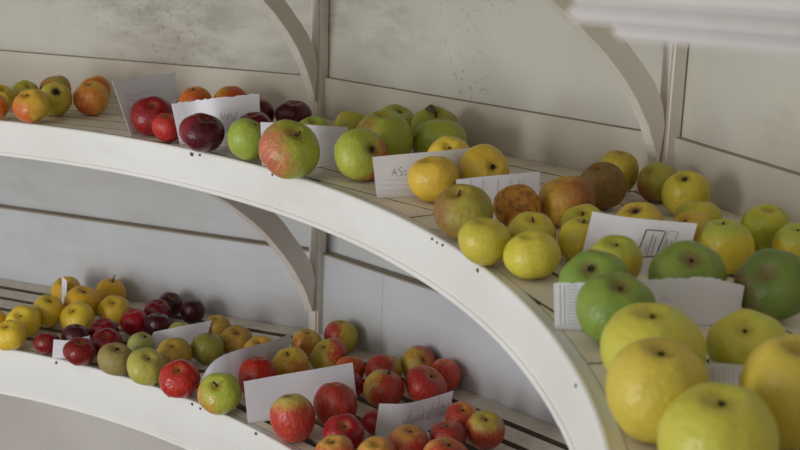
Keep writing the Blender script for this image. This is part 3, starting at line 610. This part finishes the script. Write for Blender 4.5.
# chipped paint along the lips of the two visible shelves
for sh, root in ((0, SH[0]), (1, SH[1])):
    rng = random.Random(3 + sh)
    for th, s in CHIPS[sh]:
        d = Vector((math.cos(th), math.sin(th), 0)); t = Vector((-d.y, d.x, 0)); r = rad(th) - .003
        n = 9; zc = -.0062 + rng.uniform(-.0015, .0015); bm = bmesh.new()
        pts = [(s * rng.uniform(.8, 1.5) * math.cos(2 * math.pi * i / n), min(s, .0042) * rng.uniform(.7, 1.2) * math.sin(2 * math.pi * i / n)) for i in range(n)]
        sweep(bm, [[d * (r + o) + t * a + Vector((0, 0, zc + e)) for a, e in pts] for o in (-.0004, .0030)])
        obj('paint_chip', bm, M_CHIP, root)

# ------------------------------------------------------------------ curved brackets
INNER_U = [(1.925,.030),(1.914,.062),(1.8975,.098),(1.870,.140),(1.842,.173),(1.804,.210),(1.744,.257),(1.686,.296),(1.62,.333),(1.56,.364),(1.523,.392)]
OUTER_U = [(1.932,.095),(1.925,.128),(1.905,.163),(1.882,.188),(1.845,.224),(1.809,.255),(1.757,.294),(1.70,.328),(1.64,.358),(1.60,.376),(1.575,.392)]
INNER_L = [(1.905,-.413),(1.886,-.372),(1.872,-.346),(1.845,-.308),(1.816,-.272),(1.789,-.243),(1.757,-.211),(1.725,-.184),(1.657,-.134),(1.60,-.100),(1.545,-.0705)]
OUTER_L = [(1.915,-.345),(1.904,-.314),(1.892,-.293),(1.868,-.262),(1.843,-.234),(1.817,-.204),(1.79,-.1785),(1.755,-.149),(1.70,-.112),(1.66,-.088),(1.625,-.0705)]
def bracket(k, inner, outer, label, dr):
    r_in, d, t = POSTS[k]
    top = inner[-1][1]
    base = Vector((d.x * r_in, d.y * r_in, inner[0][1]))
    root = None
    w = .0105; bm = bmesh.new(); rings = []
    for (ri, zi), (ro, zo) in zip(inner, outer):
        ri += dr; ro += dr
        ro = min(ro, r_in - .0006); ri = min(ri, r_in - .0012)
        A = d * ri + Vector((0, 0, zi)); B = d * ro + Vector((0, 0, zo))
        rings.append([A - t * w, A + t * w, B + t * w, B - t * w])
    # foot: widen so the band lies flat on the post
    sweep(bm, rings)
    bmesh.ops.bevel(bm, geom=list(bm.edges), offset=.0012, segments=1, affect='EDGES')
    o = obj('shelf_bracket', bm, M_POST)
    return tag(o, label, 'bracket', None)
def fit_dr(k, inner): return 0.0
R4, R3 = POSTS[4][0], POSTS[3][0]
bracket(4, INNER_U, OUTER_U, 'curved wooden bracket rising from the middle post above the crimson apples', R4 - 1.934)
bracket(3, INNER_U, OUTER_U, 'large curved wooden bracket rising from the right-hand post above the yellow apples', R3 - 1.934)
bracket(4, INNER_L, OUTER_L, 'curved wooden bracket on the middle post under the main shelf, above the lowest apples', R4 - 1.916)

# ------------------------------------------------------------------ apples
def apple_points(seed, k, lop=0.):
    """unit apple: equatorial radius 1, half height k, hollow at +Z (stem or eye) and a shallower one at -Z"""
    R = random.Random(seed)
    NP, NA = 26, 40
    p5 = R.uniform(0, 6.28); p1 = R.uniform(0, 6.28); p2 = R.uniform(0, 6.28)
    l5 = R.uniform(.006, .020); l1 = R.uniform(.0, .03) + lop; l2 = R.uniform(.0, .022)
    sh = R.uniform(-.05, .10)           # where the widest ring lies
    dt, wt = R.uniform(.23, .31), R.uniform(.25, .32); db, wb = R.uniform(.12, .18), R.uniform(.2, .26)
    tx, ty = R.uniform(-.06, .06), R.uniform(-.06, .06)
    pts = []
    for i in range(NP + 1):
        ph = math.pi * i / NP
        s, c = math.sin(ph), math.cos(ph)
        rho = s * (1 + sh * c) * (1 + .05 * s * s)
        z = math.copysign(abs(c) ** .95, c)
        pts.append([rho, z])
    mr = max(p[0] for p in pts)
    for p in pts:
        p[0] /= mr
        p[1] -= (dt * math.exp(-(p[0] / wt) ** 2) if p[1] > 0 else -db * math.exp(-(p[0] / wb) ** 2))
    zt = max(p[1] for p in pts); zb = min(p[1] for p in pts)
    rows = []
    for i, (rho, z) in enumerate(pts):
        z = (z - (zt + zb) / 2) / ((zt - zb) / 2) * k
        if i in (0, NP):
            rows.append([(tx * z, ty * z, z)]); continue
        row = []
        for a in range(NA):
            an = 2 * math.pi * a / NA
            lobe = 1 + l5 * math.cos(5 * an + p5) * (1.6 if abs(z) > .5 * k else .7) + l2 * math.cos(2 * an + p2)
            zz = z * (1 + l1 * math.cos(an + p1) * rho) + .012 * math.cos(5 * an + p5) * rho * (1 if z > 0 else -1)
            row.append((rho * lobe * math.cos(an) + tx * z, rho * lobe * math.sin(an) + ty * z, zz))
        rows.append(row)
    return rows

def apple_mesh(seed, k, lop=0.):
    bm = bmesh.new()
    rows = [[bm.verts.new(p) for p in r] for r in apple_points(seed, k, lop)]
    NA = 40
    for A, B in zip(rows, rows[1:]):
        for a in range(NA):
            b = (a + 1) % NA
            if len(A) == 1: bm.faces.new((A[0], B[a], B[b]))
            elif len(B) == 1: bm.faces.new((A[a], B[0], A[b]))
            else: bm.faces.new((A[a], B[a], B[b], A[b]))
    return bm, rows[0][0].co.copy()

def stem_bm(p0, R, ln, rad_, lean):
    bm = bmesh.new(); rings = []
    for i in range(7):
        f = i / 6; r = rad_ * (1.25 - .5 * f + (.7 * max(0, f - .8) / .2 * .5))
        c = Vector((p0.x + lean[0] * f * f, p0.y + lean[1] * f * f, p0.z - .02 + ln * f))
        rings.append([c + Vector((r * math.cos(a), r * math.sin(a), 0)) for a in (x * math.pi / 4 for x in range(8))])
    sweep(bm, rings); return bm, rings[-1][0]

def calyx_bm(p0, size, rng):
    bm = bmesh.new()
    # five withered sepals round a dark eye
    n = 5
    for i in range(n):
        a = 2 * math.pi * i / n + rng.uniform(-.2, .2); u = Vector((math.cos(a), math.sin(a), 0)); v = Vector((-u.y, u.x, 0))
        L = size * rng.uniform(.8, 1.15); w = size * .38
        b0 = p0 + u * size * .12; up = Vector((0, 0, 1))
        p = [b0 - v * w, b0 + v * w, b0 + u * L * .5 + v * w * .6 + up * L * .55, b0 + u * L * .5 - v * w * .6 + up * L * .55]
        tip = b0 + u * L * .25 + up * L * 1.05
        th = u * size * .1
        q = [bm.verts.new(x) for x in p] + [bm.verts.new(tip)] + [bm.verts.new(x + th) for x in p] + [bm.verts.new(tip + th)]
        bm.faces.new((q[0], q[1], q[2], q[3])); bm.faces.new((q[3], q[2], q[4]))
        bm.faces.new((q[8], q[7], q[6], q[5])); bm.faces.new((q[9], q[7], q[8]))
        bm.faces.new((q[0], q[5], q[6], q[1])); bm.faces.new((q[1], q[6], q[7], q[2])); bm.faces.new((q[2], q[7], q[9], q[4])); bm.faces.new((q[4], q[9], q[8], q[3])); bm.faces.new((q[3], q[8], q[5], q[0]))
    c = [p0 + Vector((size * .42 * math.cos(x * math.pi / 5), size * .42 * math.sin(x * math.pi / 5), .012)) for x in range(10)]
    sweep(bm, [[q - Vector((0, 0, .05)) for q in c], c])
    return bm

LOOK = {0: ('apples on the upper shelf'), 1: ('apples on the lower shelf')}
for idx, (sh, x, y, R, k, ax, bd, kind, pt, label) in enumerate(APPLES):
    rng = random.Random(idx * 31 + 5)
    zax = Vector(ax).normalized(); bx = Vector(bd); bx = bx - zax * bx.dot(zax)
    if bx.length < .1: bx = Vector((0, -1, 0)) - zax * (-zax.y)
    bx.normalize(); by = zax.cross(bx)
    rot = Matrix((bx, by, zax)).transposed()
    bm, hollow = apple_mesh(idx + 11, k, .04 if 'lopsided' in label else 0.)
    zmin = min((rot @ v.co).z for v in bm.verts) * R
    zs = (0. if sh == 0 else -D_LOW) - .003
    if math.hypot(x, y) < rad(math.atan2(y, x)) + .008 + R * .28: zs += .0032      # leans on the front lip
    o = obj('apple', bm, skin(kind), None, True)
    o.rotation_mode = 'QUATERNION'; o.rotation_quaternion = rot.to_quaternion()
    o.scale = (R, R, R); o.location = (x, y, zs - zmin + .0002)
    tag(o, label, 'apple', LOOK[sh])
    if pt in ('s', 'l'):
        ln = .62 if 'upright stem' in label or 'long' in label and 'stem' in label else .22
        sb, tip = stem_bm(hollow, R, ln, .045, (rng.uniform(-.12, .12), rng.uniform(-.12, .12)))
        st = obj('stem', sb, M_STEM, o, True)
        if pt == 'l':
            lb = bmesh.new(); rows = []
            c0 = Vector(tip)
            for i in range(9):
                f = i / 8; w = .20 * math.sin(math.pi * min(1, f * .95 + .05)) ** .7 + .004
                c = c0 + Vector((-.50 * f, .06 * f, .10 * math.sin(f * 3.0) - .04))
                rows.append([c + Vector((0, w * .7, w * .75)), c + Vector((-.02, 0, -.02)), c + Vector((0, -w * .6, -w * .2)), c + Vector((.012, -w * .6, -w * .2 - .01)), c + Vector((-.008, 0, -.034)), c + Vector((.012, w * .7, w * .75 - .01))])
            sweep(lb, rows); obj('leaf', lb, M_LEAF, st, True)
    elif pt in ('c', 'p'):
        obj('calyx', calyx_bm(hollow, (.085 if pt == 'c' else .15), rng), M_CALYX, o)

# ------------------------------------------------------------------ cards
def catmull(L, s):
    n = len(L); j = min(int(s), n - 2); f = s - j
    p1, p2 = L[j], L[j + 1]
    p0 = L[j - 1] if j > 0 else p1 * 2 - p2
    p3 = L[j + 2] if j + 2 < n else p2 * 2 - p1
    return .5 * ((2 * p1) + (p2 - p0) * f + (2 * p0 - 5 * p1 + 4 * p2 - p3) * f * f + (3 * p1 - p0 - 3 * p2 + p3) * f ** 3)
CAM = Vector((1.28112, -.77777, .38585))
for cid, (sh, label, cols) in CARDS.items():
    Bs = [Vector(c[0]) for c in cols]; Ts = [Vector(c[1]) for c in cols]
    torn = 'torn' in label
    rng = random.Random(sum(map(ord, cid)))
    n = (len(cols) - 1) * 14; m = 8
    jag = [rng.uniform(-1, 1) for _ in range(n + 1)]
    jag = [.6 * jag[i] + .4 * jag[max(0, i - 1)] for i in range(n + 1)]
    zs = (0. if sh == 0 else -D_LOW) - .0025
    def surf(s, q, Bs=Bs, Ts=Ts, zs=zs):
        b, t = catmull(Bs, s), catmull(Ts, s)
        p = b.lerp(t, q)
        if q < 1e-6: p.z = zs
        return p
    side = 1
    mid = (len(cols) - 1) / 2
    du = surf(mid + .1, .5) - surf(mid - .1, .5); dv = surf(mid, .9) - surf(mid, .1)
    if du.cross(dv).dot(CAM - surf(mid, .5)) < 0: side = -1        # which face carries the writing
    def normal(s, q):
        a = surf(min(s + .05, len(cols) - 1), q) - surf(max(s - .05, 0), q); b = surf(s, .9) - surf(s, .1)
        return a.cross(b).normalized() * side
    bm = bmesh.new(); G = []
    for i in range(n + 1):
        s = i / 14; row = []
        for j in range(m + 1):
            q = j / m
            if torn and j == m: q += jag[i] * .028
            row.append((surf(s, q), normal(s, q)))
        G.append(row)
    th = .0003
    F = [[bm.verts.new(p + nn * th) for p, nn in r] for r in G]; Bk = [[bm.verts.new(p - nn * th) for p, nn in r] for r in G]
    for i in range(n):
        for j in range(m):
            bm.faces.new((F[i][j], F[i + 1][j], F[i + 1][j + 1], F[i][j + 1])); bm.faces.new((Bk[i][j], Bk[i][j + 1], Bk[i + 1][j + 1], Bk[i + 1][j]))
        bm.faces.new((F[i][0], Bk[i][0], Bk[i + 1][0], F[i + 1][0])); bm.faces.new((F[i][m], F[i + 1][m], Bk[i + 1][m], Bk[i][m]))
    for j in range(m):
        bm.faces.new((F[0][j], F[0][j + 1], Bk[0][j + 1], Bk[0][j])); bm.faces.new((F[n][j], Bk[n][j], Bk[n][j + 1], F[n][j + 1]))
    card = obj('paper_card', bm, M_PAPER, None, True)
    card.data.set_sharp_from_angle(angle=math.radians(40))
    tag(card, label, 'card', 'paper cards among the apples')
    for name, ink, w, lines in WRITING.get(cid, []):
        wb = bmesh.new(); hw = w * .0005
        for L in lines:
            # resample the stroke so it follows the card's curve
            R2 = [L[0]]
            for a, b in zip(L, L[1:]):
                st = max(1, int(abs(b[0] - a[0]) * 12))
                R2 += [(a[0] + (b[0] - a[0]) * q / st, a[1] + (b[1] - a[1]) * q / st) for q in range(1, st + 1)]
            P = [(surf(*u) + normal(*u) * (th + .0003), normal(*u)) for u in R2]
            rings = []
            for i, (p, nn) in enumerate(P):
                d = P[min(i + 1, len(P) - 1)][0] - P[max(i - 1, 0)][0]
                if d.length < 1e-7: continue
                sd = d.normalized().cross(nn) * hw
                rings.append([p - sd, p + sd, p + sd + nn * .0001, p - sd + nn * .0001])
            if len(rings) > 1: sweep(wb, rings)
        if wb.verts: obj(name, wb, INK[ink], card)
        else: wb.free()

# ------------------------------------------------------------------ moulded board end close to the camera (upper right)
def rounded_box(bm, o, ax, ay, x0, x1, y0, y1, z0, z1, bev):
    b2 = bmesh.new()
    p = [o + ax * x0 + ay * y0, o + ax * x1 + ay * y0, o + ax * x1 + ay * y1, o + ax * x0 + ay * y1]
    hexa(b2, [q + Vector((0, 0, z0)) for q in p] + [q + Vector((0, 0, z1)) for q in p])
    bmesh.ops.recalc_face_normals(b2, faces=b2.faces)
    bmesh.ops.bevel(b2, geom=list(b2.edges), offset=bev, segments=3, affect='EDGES')
    me = bpy.data.meshes.new('tmp'); b2.to_mesh(me); b2.free(); bm.from_mesh(me); bpy.data.meshes.remove(me)
o = Vector((1.3485, -.2715, 0)); axd = Vector((.80, -.60, 0)); ayd = Vector((.60, .80, 0))
bm = bmesh.new(); rounded_box(bm, o, axd, ayd, 0, .82, 0, .12, .3462, .3545, .0028)
rounded_box(bm, o, axd, ayd, .0015, .82, .002, .12, .3537, .380, .002)
rounded_box(bm, o, axd, ayd, .021, .82, .003, .115, .3405, .3470, .0018)
led = obj('moulded_shelf_end', bm, M_PAINT)
tag(led, 'out-of-focus white moulded board end close to the camera at the upper right', 'shelf end')

# ------------------------------------------------------------------ camera
cd = bpy.data.cameras.new('camera'); cam = link(bpy.data.objects.new('camera', cd))
cr, cu, cf = Vector((.9996, .00709, .02735)), Vector((-.02825, .25078, .96763)), Vector((0, .96802, -.25088))
m = Matrix((cr, cu, -cf)).transposed().to_4x4(); m.translation = CAM
cam.matrix_world = m
cd.sensor_width = 36; cd.lens = 1172.658 * 36 / 800; cd.clip_start = .02
cd.dof.use_dof = True; cd.dof.focus_distance = 1.95; cd.dof.aperture_fstop = 9.0
sc.camera = cam

# ------------------------------------------------------------------ light
def area(name, loc, target, size, size_y, power, color):
    l = bpy.data.lights.new(name, 'AREA'); l.shape = 'RECTANGLE'; l.size = size; l.size_y = size_y; l.energy = power; l.color = color
    o = link(bpy.data.objects.new(name, l)); o.location = loc
    o.rotation_euler = (Vector(target) - Vector(loc)).to_track_quat('-Z', 'Y').to_euler(); return o
area('doorway_daylight', (-1.20, -1.25, .46), (1.0, 1.0, -.05), .65, .75, 18, (1.0, .975, .94))
area('doorway_daylight', (-1.20, -1.25, -.36), (1.0, 1.0, -.30), .65, .75, 20, (.94, .97, 1.0))
w = bpy.data.worlds.new('world'); sc.world = w; w.use_nodes = True
bg = w.node_tree.nodes['Background']; bg.inputs[0].default_value = (.90, .94, 1.0, 1); bg.inputs[1].default_value = .56

sc.view_settings.view_transform = 'Standard'; sc.view_settings.look = 'None'; sc.view_settings.gamma = 1; sc.view_settings.use_curve_mapping = False
sc.view_settings.exposure = 0.36
